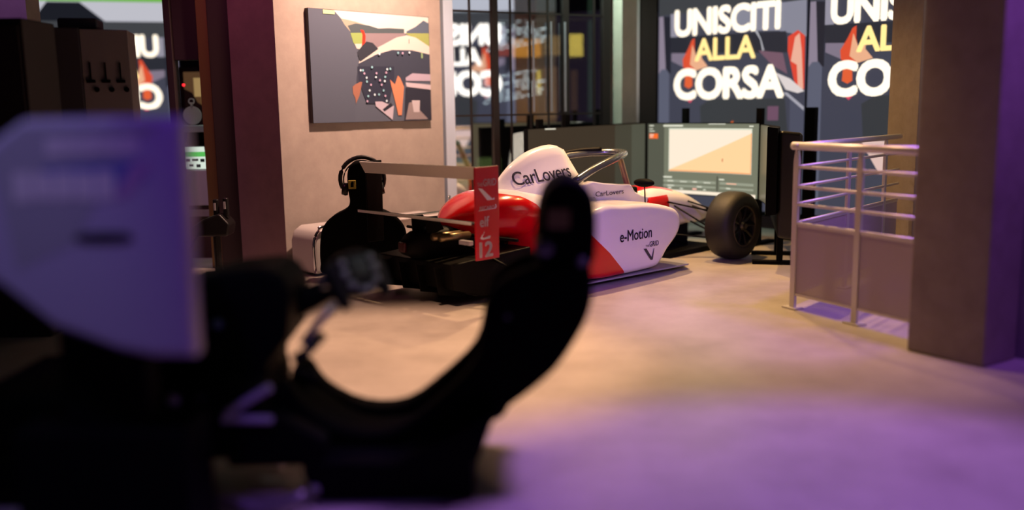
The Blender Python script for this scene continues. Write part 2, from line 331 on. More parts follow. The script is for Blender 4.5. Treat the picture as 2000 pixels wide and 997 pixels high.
# ------------------------------------------------------------------ hung picture
pic = empty('hung_picture', W0 + WD * .30 + Vector((0, 0, 1.25)), A_W)
MB().box((0, -.045, 0), (1.345, -.003, .965)).build('canvas_frame', mat('canvas_edge', (.02, .012, .014), .7), pic)
def PX(a, b): return (a - .30, b - 1.25)
def prt(rgb):
    rgb = (min(255, int(rgb[0] * .97)), min(255, int(rgb[1] * 1.08)), min(255, int(rgb[2] * 1.14)))
    return mat('print_%d_%d_%d' % rgb, lin(rgb), .6, spec=.2)
PS = [
 (rect(.302, 1.252, 1.64, 2.212), (94, 94, 106)),
 ([(0.557, 2.211), (1.64, 2.211), (1.64, 2.05), (1.354, 2.05), (1.0, 2.03), (0.76, 2.04), (0.66, 2.12)], (214, 200, 190)),
 ([(0.613, 2.15), (0.792, 2.126), (0.964, 2.091), (1.012, 2.044), (0.728, 2.04)], (170, 150, 132)),
 ([(0.705, 2.087), (0.792, 2.111), (0.94, 2.100), (1.04, 2.08), (1.17, 2.09), (1.342, 2.09), (1.34, 2.045), (0.742, 2.027)], (84, 88, 92)),
 ([(1.368, 2.07), (1.479, 2.117), (1.578, 2.179), (1.64, 2.157), (1.64, 2.06), (1.367, 2.050)], (92, 98, 112)),
 ([(1.347, 2.052), (1.64, 2.064), (1.64, 1.93), (1.475, 2.004)], (158, 158, 92)),
 ([(0.73, 2.027), (0.87, 2.034), (0.875, 1.909), (0.816, 1.888), (0.758, 1.944)], (150, 160, 92)),
 ([(0.866, 2.03), (1.367, 2.052), (1.339, 2.033), (1.033, 1.91), (0.884, 1.90)], (146, 122, 124)),
 ([(0.77, 1.935), (0.85, 1.938), (0.841, 1.894), (0.792, 1.892)], (215, 190, 180)),
 ([(0.838, 2.06), (0.875, 2.057), (0.895, 2.009), (0.887, 1.93), (0.848, 1.909), (0.86, 2.017)], (222, 60, 44)),
 ([(0.807, 1.765), (0.818, 1.809), (1.032, 1.915), (1.244, 2.009), (1.366, 2.035), (1.474, 2.019), (1.64, 1.942), (1.64, 1.85), (1.428, 1.883), (1.187, 1.88), (1.003, 1.834)], (216, 196, 184)),
 ([(0.807, 1.765), (1.003, 1.849), (1.186, 1.895), (1.428, 1.9), (1.64, 1.868), (1.64, 1.66), (1.337, 1.659), (1.32, 1.576), (0.764, 1.581)], (66, 67, 80)),
 ([(.302, 1.252), (.302, 2.212), (.56, 2.212), (.63, 2.15), (.70, 2.05), (.74, 1.95), (.80, 1.87), (.78, 1.70), (.74, 1.252)], (92, 92, 104)),
 ([(.86, 1.93), (.90, 1.96), (.97, 1.95), (1.03, 1.90), (.82, 1.78), (.79, 1.86)], (58, 58, 66)),
 ([(0.79, 1.74), (1.206, 1.748), (1.201, 1.646), (1.138, 1.43), (1.085, 1.41), (0.879, 1.412), (0.801, 1.601)], (54, 55, 70)),
 ([(1.335, 1.647), (1.419, 1.69), (1.64, 1.683), (1.64, 1.62), (1.34, 1.62)], (186, 160, 172)),
 ([(1.335, 1.605), (1.64, 1.585), (1.64, 1.539), (1.345, 1.565)], (206, 178, 182)),
 ([(1.331, 1.554), (1.64, 1.534), (1.64, 1.252), (1.305, 1.252)], (52, 50, 62)),
 ([(1.366, 1.418), (1.492, 1.439), (1.488, 1.354), (1.597, 1.262), (1.318, 1.262)], (150, 126, 124)),
 ([(1.40, 1.44), (1.50, 1.44), (1.49, 1.33), (1.42, 1.33)], (200, 176, 176)),
 ([(0.725, 1.561), (0.751, 1.581), (0.814, 1.606), (0.833, 1.602), (0.795, 1.482), (0.754, 1.413), (0.751, 1.462), (0.728, 1.502)], (168, 106, 86)),
 ([(1.148, 1.63), (1.205, 1.584), (1.242, 1.667), (1.268, 1.647), (1.311, 1.564), (1.292, 1.44), (1.273, 1.304), (1.232, 1.305), (1.198, 1.44), (1.164, 1.564)], (214, 130, 96)),
 ([(0.969, 1.431), (1.047, 1.431), (1.137, 1.399), (1.183, 1.389), (1.163, 1.263), (1.055, 1.334), (0.974, 1.391)], (196, 172, 180)),
 ([(1.05, 1.36), (1.07, 1.34), (1.17, 1.39), (1.15, 1.42)], (48, 46, 56)),
 (rect(1.385, 1.96, 1.392, 2.0), (110, 100, 96)), (rect(1.53, 1.83, 1.55, 1.88), (150, 170, 120)),
 (rect(0.447, 2.175, 0.567, 2.208), (206, 208, 150)),
]
for i, d in enumerate([(0.819, 1.706), (0.844, 1.706), (0.858, 1.679), (0.881, 1.642), (0.882, 1.608), (0.926, 1.58), (0.908, 1.53), (0.889, 1.479), (0.877, 1.434), (0.963, 1.492), (1.011, 1.494), (1.083, 1.482), (1.096, 1.436), (1.064, 1.53), (1.044, 1.581), (1.081, 1.614), (1.087, 1.652), (1.101, 1.69), (1.113, 1.721), (1.149, 1.725), (0.988, 1.683), (0.98, 1.648), (0.94, 1.736), (1.024, 1.621), (1.029, 1.855), (1.245, 1.87), (1.298, 1.869), (1.379, 1.878)]):
    PS.append(([(d[0] + .011 * math.cos(a * math.pi / 4), d[1] + .011 * math.sin(a * math.pi / 4)) for a in range(8)], [(214, 220, 226), (150, 190, 196), (200, 160, 180)][i % 3]))
flat_shapes('print', [([PX(*q) for q in p], prt(c)) for p, c in PS], lambda a, b, e: (a, -.045 - e, b), pic, step=.0004)
tag(pic, 'wide unframed picture of a racing cockpit view hung on the concrete wall', 'picture')

# ------------------------------------------------------------------ bench along the wall
BD = WD.xy; bn = empty('low_bench', (-1.60, 7.47, 0), math.atan2(BD.y, BD.x))
pr = [(0, .02), (1.43, .02), (1.49, .10), (1.49, .34), (1.43, .40), (.10, .40), (.03, .36), (0, .28)]
MB().prism(pr, lambda p, e: (p[0], .02 + .36 * e, p[1])).build('seat_block', mat('bench_grey', (.58, .55, .52), .5), bn, bevel=.025, seg=3)
MB().tube(curve_pts([(-.02, 0, .04), (-.025, 0, .28), (.03, 0, .385), (.12, 0, .415), (.9, 0, .42), (1.37, 0, .42), (1.49, .02, .45), (1.53, .06, .55)], 6), .013, 8).build('edge_tube', CHROME, bn, smooth=True)
MB().lathe([(.0, .0), (.055, .0), (.055, .012), (0, .012)], (.15, .025, .20), (0, -1, 0), 20).build('end_cap', mat('bench_cap', (.20, .15, .24), .4), bn)
for x in (.15, 1.25): MB().box((x, .08, 0), (x + .05, .3, .03)).build('foot', BLK, bn)
tag(bn, 'low pale grey bench with chrome edge along the picture wall', 'bench')

# ------------------------------------------------------------------ second simulator seat with headphones
st = empty('bucket_chair', (-1.19, 7.36, 0), math.radians(9))
half = [(.0, .965), (.055, .955), (.095, .915), (.112, .84), (.108, .72), (.10, .64), (.13, .585), (.24, .53), (.31, .46), (.345, .36), (.355, .14), (.30, .05)]
ol = half + [(-x, z) for x, z in reversed(half[1:])]
MB().prism(spline(ol, 3), lambda p, e: (p[0] * (1 - .08 * e), -.09 + .19 * e + (p[1] - .5) * .12 * -1, p[1])).build('seat_shell', LEATH, st, bevel=.035, seg=3)
MB().box((-.27, .0, .05), (.27, .24, .26)).build('seat_cushion', LEATH, st, bevel=.05, seg=3)
MB().box((-.26, -.05, .0), (.26, .22, .06)).build('seat_base', BLKS, st, bevel=.01)
em = MB().prism(spline([(-.104, .745), (-.104, .815), (-.045, .815), (-.045, .745)], 1), lambda p, e: (p[0], -.128 - .012 * e - (p[1] - .78) * .1, p[1])).build('emblem', YEL, st, bevel=.004); em['label'] = 'small yellow emblem patch'
MB().prism([(-.088, .76), (-.064, .76), (-.062, .80), (-.076, .806), (-.086, .79)], lambda p, e: (p[0], -.1405 - .001 * e - (p[1] - .78) * .1, p[1])).build('emblem_mark', BLK, em)
tag(st, 'black racing seat behind the rear wing, with small yellow patch on its headrest', 'seat')
hs = empty('headphones', (-1.178, 7.345, .62), math.radians(9))
arc = [(.172 * math.cos(a) - .004, -.05, .20 + .170 * math.sin(a)) for a in [math.radians(205 - 11.5 * k) for k in range(21)]]
MB().tube(arc, .011, 8, flat=1.5).build('headband', BLKS, hs, smooth=True)
MB().tube([(.146 * math.cos(a) - .004, -.05, .19 + .148 * math.sin(a)) for a in [math.radians(190 - 10 * k) for k in range(21)]], .006, 6).build('inner_strap', BLKS, hs, smooth=True)
for sx in (-1, 1):
    MB().lathe([(.0, -.02), (.045, -.02), (.052, 0), (.045, .03), (0, .03)], (sx * .135, -.05, .12), (sx, 0, .15), 18).build('ear_cup', BLKS, hs, smooth=True)
    MB().tube([(sx * .158, -.05, .15), (sx * .165, -.05, .09)], .007, 6).build('cup_yoke', CHROME, hs)
tag(hs, 'black headphones hanging over the headrest of the far racing seat', 'headphones')

# ------------------------------------------------------------------ formula car (local x forward, y left, z up)
CA = math.radians(44.19)
car = empty('formula_race_car', (-.691, 6.504, 0), CA)
LIV = bpy.data.materials.new('red_and_white_livery'); LIV.use_nodes = True
nt = LIV.node_tree; b = nt.nodes['Principled BSDF']; b.inputs['Roughness'].default_value = .22; b.inputs['Coat Weight'].default_value = .35; b.inputs['Coat Roughness'].default_value = .05; b.inputs['Specular IOR Level'].default_value = .3
tc = nt.nodes.new('ShaderNodeTexCoord'); sx_ = nt.nodes.new('ShaderNodeSeparateXYZ'); nt.links.new(tc.outputs['Object'], sx_.inputs[0])
rp = nt.nodes.new('ShaderNodeValToRGB'); nt.links.new(sx_.outputs['Z'], rp.inputs[0])
stops = [(0, 1.57), (.05, 1.53), (.25, 1.32), (.41, 1.11), (.55, .99), (.63, .93), (.70, .80), (.74, .60), (.77, .35), (.79, 0)]
e = rp.color_ramp.elements
while len(e) < len(stops): e.new(.5)
for el, (p, v) in zip(e, stops): el.position = p; el.color = (v / 2, v / 2, v / 2, 1)
def mth(op, a, b_):
    n = nt.nodes.new('ShaderNodeMath'); n.operation = op
    for i, q in enumerate((a, b_)):
        if isinstance(q, (int, float)): n.inputs[i].default_value = q
        else: nt.links.new(q, n.inputs[i])
    return n.outputs[0]
m1 = mth('LESS_THAN', mth('MULTIPLY', sx_.outputs['X'], .5), rp.outputs[0])
ay = mth('ABSOLUTE', sx_.outputs['Y'], 0)
m2 = mth('MULTIPLY', mth('MULTIPLY', mth('GREATER_THAN', sx_.outputs['X'], 2.36), mth('LESS_THAN', sx_.outputs['X'], 2.92)), mth('MULTIPLY', mth('LESS_THAN', ay, .13), mth('GREATER_THAN', sx_.outputs['Z'], .5)))
m3 = mth('MULTIPLY', mth('MULTIPLY', mth('GREATER_THAN', sx_.outputs['X'], 2.36), mth('LESS_THAN', sx_.outputs['X'], 2.75)), mth('LESS_THAN', sx_.outputs['Z'], .56))
mk = mth('MAXIMUM', mth('MAXIMUM', m1, m2), m3)
mx = nt.nodes.new('ShaderNodeMix'); mx.data_type = 'RGBA'; mx.inputs[6].default_value = (.82, .78, .80, 1); mx.inputs[7].default_value = (.64, .002, .006, 1)
nt.links.new(mk, mx.inputs[0]); nt.links.new(mx.outputs[2], b.inputs['Base Color'])
def ring(s, w, zb, zt, n=28, e=.72, etop=None):
    zc = (zb + zt) / 2; h = (zt - zb) / 2; out = []
    for k in range(n):
        a = 2 * math.pi * k / n; c, q = math.cos(a), math.sin(a)
        out.append((s, -w * math.copysign(abs(c) ** e, c), zc + h * math.copysign(abs(q) ** e, q)))
    return out
def interp(rows, n):
    out = []
    V = [Vector(r[:1] + r[1:]) if False else list(r) for r in rows]
    for i in range(len(V) - 1):
        p0 = V[max(i - 1, 0)]; p1 = V[i]; p2 = V[i + 1]; p3 = V[min(i + 2, len(V) - 1)]
        for j in range(n):
            t = j / n
            out.append([.5 * ((2 * b1) + (b2 - b0) * t + (2 * b0 - 5 * b1 + 4 * b2 - b3) * t * t + (3 * b1 - b0 - 3 * b2 + b3) * t ** 3) for b0, b1, b2, b3 in zip(p0, p1, p2, p3)])
    out.append(V[-1]); return out
rows = [(.24, .03, .50, .545), (.30, .11, .47, .595), (.40, .20, .43, .66), (.54, .28, .40, .715), (.68, .33, .38, .742), (.84, .35, .34, .74), (1.0, .35, .15, .72), (1.3, .35, .08, .70), (1.6, .33, .07, .65), (1.78, .31, .07, .585), (2.1, .30, .08, .575), (2.3, .275, .09, .60), (2.42, .255, .1, .635)]
body = MB().rings([ring(*r) for r in interp(rows, 3)]).build('bodywork', LIV, car, smooth=True)
rows = [(2.38, .262, .1, .628), (2.6, .23, .16, .645), (2.9, .19, .22, .605), (3.2, .15, .24, .525), (3.42, .12, .24, .43), (3.54, .08, .26, .37), (3.57, .03, .29, .34)]
nose = MB().rings([ring(*r) for r in interp(rows, 3)]).build('nose_cone', LIV, car, smooth=True)
# engine cover with tall air box
def cover(s, zt, wt, wm, wb):
    pts = [(wb, .55), (wb * .99, .62), (wm, .62 + (zt - .62) * .42), (wt * 1.25, .62 + (zt - .62) * .8), (wt * .9, zt - .025), (wt * .5, zt - .006), (0, zt)]
    return [(s, -y, z) for y, z in pts] + [(s, y, z) for y, z in reversed(pts[:-1])]
rows = [(.42, .63, .012, .02, .05), (.62, .72, .02, .05, .12), (.80, .80, .028, .08, .20), (.90, .875, .036, .10, .24), (.98, .93, .045, .12, .26), (1.15, 1.01, .06, .15, .29), (1.33, 1.052, .075, .175, .31), (1.43, 1.055, .085, .19, .32), (1.47, 1.04, .085, .19, .32)]
R = [cover(*r) for r in interp(rows, 4)]
last = R[-1]; R.append([(1.49 + max(0, (1.03 - z)) * .32, y * .96, min(z, 1.028)) for x, y, z in last])
ecov = MB().rings(R).build('engine_cover', LIV, car, smooth=True)
MB().prism(spline([(-.05, .98), (.05, .98), (.07, .88), (-.07, .88)], 3), lambda p, e: (1.50 + (1.03 - p[1]) * .32 + .012 * e, p[0], p[1])).build('air_intake', BLK, car)
# cockpit
MB().prism(spline([(1.62, .0), (1.70, .2), (1.95, .215), (2.2, .16), (2.28, 0), (2.2, -.16), (1.95, -.215), (1.70, -.2)], 3), lambda p, e: (p[0], p[1], .57 + .03 * e)).build('cockpit_opening', BLK, car)
for sg in (1, -1):
    sp = [(1.48, .52), (1.48, .74), (1.60, .76), (1.75, .735), (1.99, .71), (2.09, .705), (2.15, .64), (2.26, .60), (2.38, .58), (2.40, .52)]
    MB().prism(sp, lambda p, e: (p[0], sg * (.215 + .085 * e - max(0, p[0] - 2.1) * .15), p[1])).build('cockpit_side', LIV, car, bevel=.02, seg=3)
MB().lathe([(.0, 0), (.018, 0), (.018, .012), (0, .018)], (2.28, -.05, .645), (-1, 0, .3), 12).build('dash_light', mat('red_led', (.1, .0, .0), .3, emis=(1, .01, .03), estr=2.5), car)
MB().box((2.25, -.16, .57), (2.36, .16, .66)).build('dash_hood', CARB, car, bevel=.02)
# halo
hp_ = [(1.38, -.30, .775), (1.60, -.305, .86), (1.86, -.29, .925), (2.08, -.21, .95), (2.22, -.11, .955), (2.28, 0, .955), (2.22, .11, .955), (2.08, .21, .95), (1.86, .29, .925), (1.60, .305, .86), (1.38, .30, .775)]
halo = MB().tube(curve_pts(hp_, 6), .032, 12).build('halo', mat('halo_grey', (.16, .17, .18), .22, metal=.6, coat=.4), car, smooth=True)
MB().tube(curve_pts([(2.28, 0, .95), (2.33, 0, .84), (2.38, 0, .72), (2.42, 0, .63)], 5), .02, 10, flat=1.6).build('halo_strut', mat('halo_strut_bronze', (.34, .22, .15), .3, metal=.5), halo, smooth=True)
MB().tube(curve_pts([(2.20, .13, .985), (2.05, .24, .978), (1.86, .315, .952), (1.66, .33, .905)], 6), .036, 10, flat=.6).build('halo_fairing', CARB, halo, smooth=True)
# sidepods
SPP = [(.95, .10), (.82, .30), (.95, .52), (1.25, .62), (1.5, .61), (1.82, .595), (2.09, .55), (2.23, .50), (2.28, .41), (2.23, .30), (2.09, .19), (1.99, .09), (1.89, .055), (1.5, .05), (1.2, .055)]
SPR = spline(SPP, 4); cx_, cz_ = 1.55, .33
pods = []
for sg in (-1, 1):
    rr = []
    for t, k, sh in ((.20, 1.0, -.10), (.34, 1.0, -.04), (.46, 1.0, 0), (.56, 1.0, 0), (.63, .99, 0), (.665, .975, .0), (.688, .945, .0), (.700, .90, .0), (.704, .86, .0)):
        ringp = []
        for s, z in SPR:
            ss = cx_ + (s - cx_) * k; zz = cz_ + (z - cz_) * (1 - (1 - k) * 1.3)
            back = max(0, min(1, (1.5 - s) / .6)); ss += sh * back
            if t > .6: pass
            ringp.append((ss, sg * t, zz))
        rr.append(ringp)
    pods.append(MB().rings(rr).build('sidepod', LIV, car, smooth=True))
# floor tray, diffuser, gearbox
TRAY = mat('tray_grey', (.30, .30, .31), .35)
tp = [(.25, -.36), (.9, -.66), (1.9, -.715), (2.3, -.74), (2.42, -.60), (2.38, -.3), (2.3, 0), (2.38, .3), (2.42, .60), (2.3, .74), (1.9, .715), (.9, .66), (.25, .36)]
MB().prism(tp, lambda p, e: (p[0], p[1], .035 + .014 * e)).build('floor_tray', [TRAY], car, bevel=.004)
MB().prism([(-.02, .30), (.0, .12), (.25, .04), (.75, .04), (.75, .34)], lambda p, e: (p[0], -.42 + .84 * e, p[1])).build('diffuser', CARB, car, bevel=.01)
for y in (-.30, -.1, .1, .30): MB().prism([(-.08, .28), (-.04, .08), (.2, .03), (.2, .2)], lambda p, e: (p[0], y - .006 + .012 * e, p[1])).build('diffuser_fin', CARB, car)
MB().rings([ring(*r) for r in interp([(-.10, .05, .34, .44), (0, .10, .30, .50), (.25, .14, .2, .52), (.5, .18, .15, .52)], 3)]).build('gearbox', CARB, car, smooth=True)
MB().box((-.125, -.035, .36), (-.10, .035, .43)).build('rain_light', mat('rain_lens', (.05, .0, .0), .3), car, bevel=.006)
for y in (-.16, -.24):
    MB().tube([(.30, y, .46), (.02, y - .02, .47)], .028, 10).build('exhaust_pipe', mat('pipe_bronze', (.30, .22, .12), .35, metal=.8), car, smooth=True)
MB().box((.10, -.47, .425), (.14, -.36, .455)).build('tail_strip', mat('tail_strip_white', (.7, .65, .8), .4), car, bevel=.004)
for z0, z1, y1 in ((.46, .44, -.62), (.40, .22, -.60), (.46, .44, .62), (.40, .22, .60)):
    MB().tube([(.30, math.copysign(.14, y1), z0), (.42, y1, z1)], .012, 8).build('rear_arm', CARB, car)
# rear wing
def aero(c, th, x, z, ang, n=12):
    pts = []
    for k in range(2 * n):
        a = math.pi * k / n; u_ = .5 + .5 * math.cos(a); yv = math.sin(a) * th * (.35 + .65 * u_) * (1.0)
        pts.append((x + (u_ * c) * math.cos(ang) - yv * math.sin(ang), z + (u_ * c) * -math.sin(ang) + yv * math.cos(ang)))
    return pts
MB().prism([(.0, .972), (.016, .975), (.075, .90), (.20, .905), (.20, .893), (.05, .885)], lambda p, e: (p[0], -.645 + 1.29 * e, p[1])).build('upper_wing', BEIGE, car, bevel=.003)
lw = MB().prism(aero(.20, .014, -.03, .60, .12), lambda p, e: (p[0], -.645 + 1.29 * e, p[1])).build('lower_wing', CARB, car)
MB().box((-.034, -.64, .594), (-.026, .64, .612)).build('trailing_edge', mat('edge_white', (.75, .72, .70), .4), lw)
for y in (-.08, .08): MB().prism([(.04, .60), (.14, .60), (.25, .42), (.05, .42)], lambda p, e: (p[0], y - .006 + .012 * e, p[1])).build('wing_pylon', CARB, car)
ends = []
for sg in (-1, 1):
    ends.append(MB().prism([(-.005 if sg < 0 else .06, .352), (.205, .352), (.21, .975), (-.005 if sg < 0 else .06, .972)], lambda p, e: (p[0], sg * (.645 + .014 * e), p[1])).build('wing_endplate', REDP if sg < 0 else CARB, car, bevel=.004))
ep = ends[0]; fy = -.6605
efn = lambda a, b: (a, fy, b)
def el(body, box, bold=0, shear=0, sp=1.0): lettering('lettering', body, box, efn, WTXT, ep, bold, shear, sp)
el('THE', (.015, .845, .062, .868), .01); el('GRID', (.066, .845, .185, .892), .012, .1)
flat_shapes('check_mark', [([(.02, .835), (.055, .83), (.15, .755), (.165, .765), (.165, .75), (.10, .75)], WTXT)], lambda a, b, e: (a, fy - e, b), ep)
el('RECARO', (.03, .688, .165, .712), .01, .15)
flat_shapes('logo_frame', [([(.018, .683), (.178, .690), (.185, .703), (.178, .718), (.17, .718), (.176, .703), (.17, .694), (.02, .687)], WTXT)], lambda a, b, e: (a, fy - e, b), ep)
el('elf', (.03, .575, .115, .645), .02)
flat_shapes('swirl_logo', [([(.03, .50), (.05, .525), (.065, .53), (.05, .512), (.06, .50), (.12, .50), (.125, .508), (.11, .512), (.12, .494), (.05, .490)], WTXT), ([(.06, .532), (.07, .55), (.066, .53)], WTXT)], lambda a, b, e: (a, fy - e, b), ep)
el('12', (.022, .37, .145, .475), .03)
# lettering that follows the curved bodywork, found by casting from the right
def drape(objs, out=.004):
    trees = [BVHTree.FromPolygons([tuple(v.co) for v in o.data.vertices], [tuple(p.vertices) for p in o.data.polygons]) for o in objs]
    def fn(a, b):
        best = None
        for t in trees:
            for da, db in ((0, 0), (.0004, .0003), (-.0005, .0002), (.0003, -.0006)):
                h = t.ray_cast(Vector((a + da, -2, b + db)), Vector((0, 1, 0)))
                if h[0] is not None: break
            if h[0] is not None and (best is None or h[0].y < best): best = h[0].y
        return (a, (best if best is not None else -.7) - out, b)
    return fn
dc = drape([ecov, body], .007)
lettering('lettering', 'CarLovers', (.915, .760, 1.46, .862), lambda a, b: dc(a, b + (a - .915) * .085), BTXT, ecov, .010, .0, .95)
ds = drape([pods[0]])
lettering('lettering', 'e-Motion', (1.435, .318, 1.835, .405), ds, BTXT, pods[0], .012, 0, 1.0)
lettering('lettering', 'THE', (1.755, .245, 1.80, .262), ds, BTXT, pods[0], .01)
lettering('lettering', 'GRID', (1.805, .243, 1.925, .285), ds, BTXT, pods[0], .012)
def drape_poly(name, pts, fn, m, par):
    mb = MB(); mb.add([fn(*p) for p in pts], [tuple(range(len(pts)))]); return mb.build(name, m, par)
drape_poly('check_mark', [(1.73, .235), (1.765, .235), (1.835, .155), (1.86, .225), (1.868, .225), (1.848, .135), (1.82, .135)], ds, BTXT, pods[0])
lettering('lettering', 'CarLovers', (1.62, .635, 1.98, .675), lambda a, b: (a, -.303, b), BTXT, body, .004)
# mirrors
for sg in (-1, 1):
    r = []
    for k, w in ((-.045, .3), (-.035, .75), (-.01, 1), (.02, .95), (.045, .6), (.055, .2)):
        r.append([(2.06 + k, sg * .45 + .10 * w * math.cos(a), .725 + .036 * w * math.sin(a)) for a in [2 * math.pi * q / 16 for q in range(16)]])
    mr = MB().rings(r).build('mirror', BLK, car, smooth=True)
    MB().tube([(2.07, sg * .45, .70), (2.08, sg * .45, .55)], .006, 6).build('mirror_stalk', BLK, mr)
# front wheels
prof = [(.17, -.115), (.20, -.128), (.255, -.125), (.285, -.105), (.298, -.06), (.30, 0), (.298, .06), (.285, .105), (.255, .125), (.20, .128), (.17, .115), (.165, .10), (.165, -.10)]
for sg in (-1, 1):
    c = (3.0, sg * .715, .30); ax = (0, sg, 0)
    w = MB().lathe(prof, c, ax, 48, closed_prof=True).build('front_tyre', RUB, car, smooth=True)
    MB().lathe([(.168, .112), (.172, .124), (.178, .126), (.182, .12)], c, ax, 40).build('rim_edge', mat('rim_bronze', (.06, .045, .03), .5, metal=.3), w, smooth=True)
    MB().lathe([(.164, .10), (.15, .06), (.14, .0), (.14, -.10), (.164, -.10)], c, ax, 36).build('rim', BLKS, w, smooth=True)
    for k in range(9):
        a = 2 * math.pi * k / 9; d = Vector((math.cos(a), 0, math.sin(a))); C0 = Vector(c)
        MB().tube([C0 + Vector((0, sg * .075, 0)) + d * .03, C0 + Vector((0, sg * .10, 0)) + d * .09, C0 + Vector((0, sg * .105, 0)) + d * .165], [.016, .012, .014], 6).build('spoke', BLKS, w)
    MB().lathe([(0, .06), (.04, .06), (.04, .10), (.024, .115), (.024, .13), (0, .13)], c, ax, 16).build('wheel_nut', mat('nut_grey', (.1, .09, .07), .3, metal=.8), w)
    for a0, a1 in (((2.72, .19, .50), (2.98, .60, .40)), ((3.12, .15, .47), (3.02, .60, .40)), ((2.66, .20, .22), (2.98, .60, .17)), ((3.2, .13, .27), (3.03, .60, .17)), ((2.84, .18, .46), (3.0, .60, .20)), ((3.2, .14, .42), (3.1, .60, .34))):
        MB().tube([(a0[0], sg * a0[1], a0[2]), (a1[0], sg * a1[1], a1[2])], .011, 8, flat=.7).build('suspension_arm', CARB, car, smooth=True)
    MB().box((2.93, sg * .60 - .03, .16), (3.07, sg * .60 + .03, .42)).build('brake_duct', BLK, car, bevel=.015)
MB().box((2.40, -.30, .0), (3.4, .30, .05)).build('support_plinth', BLK, car, bevel=.008)
MB().box((.45, -.34, .0), (2.1, .34, .05)).build('motion_base', BLK, car, bevel=.008)
MB().box((3.0, -.1, .0), (3.2, .1, .26)).build('support_post', BLK, car, bevel=.008)
tag(car, 'red and white single seater race car with halo and rear wing number 12', 'race car')

# ------------------------------------------------------------------ triple monitors round the nose
def cw(s, t): return Vector((-.691 + s * math.cos(CA) + t * math.sin(CA), 6.504 + s * math.sin(CA) - t * math.cos(CA)))
def monitor(label, A, B, z0, z1, base, back=.07, sag=.05, shapes=(), posts=((.3, 1.0), (.7, 1.0)), tilt=0):
    A = Vector(A); B = Vector(B); W = (B - A).length; r = empty('curved_monitor', (A.x, A.y, 0), math.atan2(B.y - A.y, B.x - A.x))
    yc = lambda x: sag * (1 - (2 * x / W - 1) ** 2)
    tz = lambda x: tilt * (1 - x / W)
    n = 24; X = [W * i / n for i in range(n + 1)]
    mb = MB(); mb.rings([[(x, yc(x), z0 + tz(x)), (x, yc(x), z1 + tz(x)), (x, yc(x) + back, z1 - .01 + tz(x)), (x, yc(x) + back, z0 + .01 + tz(x))] for x in X])
    mb.build('housing', BLK, r)
    b_ = .010
    def strip(x0, x1, lo, hi, off, m, name):
        k = max(2, int((x1 - x0) / .04)); xs = [x0 + (x1 - x0) * i / k for i in range(k + 1)]
        lo_ = lo if callable(lo) else (lambda x: lo); hi_ = hi if callable(hi) else (lambda x: hi)
        q = MB(); q.rings([[(x, yc(x) - off, lo_(x) + tz(x)), (x, yc(x) - off, hi_(x) + tz(x))] for x in xs], closed=False, caps=False)
        me = bpy.data.meshes.new(name); me.from_pydata(q.v, [], q.f); me.materials.append(m); return me, q
    me, q = strip(b_, W - b_, z0 + b_, z1 - b_, .002, base, 'screen')
    scr = MB(); scr.v = q.v; scr.f = q.f; scr.m = q.m; so = scr.build('screen', base, r, smooth=True)
    if shapes:
        big = MB(); mats = []
        for i, (x0, x1, lo, hi, m) in enumerate(shapes):
            if m not in mats: mats.append(m)
            me, q = strip(x0, x1, lo, hi, .0025 + .0005 * i, m, 'x'); big.add(q.v, q.f, mats.index(m))
        big.build('screen_picture', mats, so)
    for px, zt in posts:
        x = px * W
        MB().box((x - .03, yc(x) + back, 0), (x + .03, yc(x) + back + .05, zt)).build('stand_post', BLK, r)
        MB().box((x - .04, yc(x) - .12, 0), (x + .04, yc(x) + back + .3, .03)).build('stand_foot', BLK, r)
    return tag(r, label, 'monitor', 'curved monitors round the race car nose'), r, W
OL = glow((128, 132, 112), .85); WHT = glow((255, 238, 215), 1.0); ORA = glow((255, 216, 160), 1.0); LBL = glow((235, 235, 215)); ORG = glow((255, 110, 40)); ROW = glow((160, 165, 145), .9); OLD = glow((96, 98, 84), .8); LINE = glow((255, 170, 110))
def mx_(t): return t + .81
dg_ = lambda x: .70 + (x - .26) * (.38 / .97)
SH = [
 (.01, .20, .46, 1.17, OLD), (.20, 1.30, .46, 1.17, OL),
 (.255, 1.235, .685, 1.125, glow((222, 226, 205), .95)), (.262, 1.226, .70, 1.11, WHT), (.262, 1.226, .70, lambda x: max(.7005, dg_(x)), ORA), (1.222, 1.232, .69, 1.08, LINE), (.262, 1.226, .688, .70, LINE),
 (.19, .42, 1.141, 1.157, LBL), (.72, .92, 1.163, 1.170, LBL), (1.20, 1.25, 1.14, 1.152, LBL),
 (.03, .08, 1.145, 1.155, LBL), (.03, .07, 1.115, 1.123, LBL), (.03, .09, 1.09, 1.098, LBL), (.03, .13, 1.018, 1.068, ORG), (.035, .08, 1.05, 1.06, LBL), (.035, .075, 1.03, 1.037, LBL),
 (.20, .30, .618, .632, LBL), (.86, .92, .618, .63, LBL), (.83, .85, .50, .655, OLD),
 (.20, .82, .575, .60, ROW), (.20, .82, .53, .55, ROW), (.87, 1.27, .575, .60, ROW), (.87, 1.27, .53, .55, ROW),
 (.25, .32, .582, .592, LBL), (.40, .48, .58, .588, LBL), (.55, .60, .582, .592, LBL), (.68, .76, .58, .588, LBL), (.95, 1.07, .582, .592, glow((255, 190, 160))), (.25, .33, .535, .545, LBL), (.60, .66, .535, .545, LBL), (.95, 1.0, .535, .545, LBL),
 (.26, .30, .508, .522, LBL), (.40, .44, .508, .518, LBL), (.55, .60, .506, .523, glow((255, 190, 170))), (.68, .71, .508, .518, LBL),
 (.05, 1.30, .463, .497, WHT), (.895, .908, .80, .83, glow((220, 120, 80))),
]
_, mc, mW = monitor('centre curved monitor behind the nose, lit with a cream and orange window', cw(3.75, -.81), cw(3.75, .51), .45, 1.18, OL, shapes=SH, posts=((.29, 1.325), (.955, 1.315)))
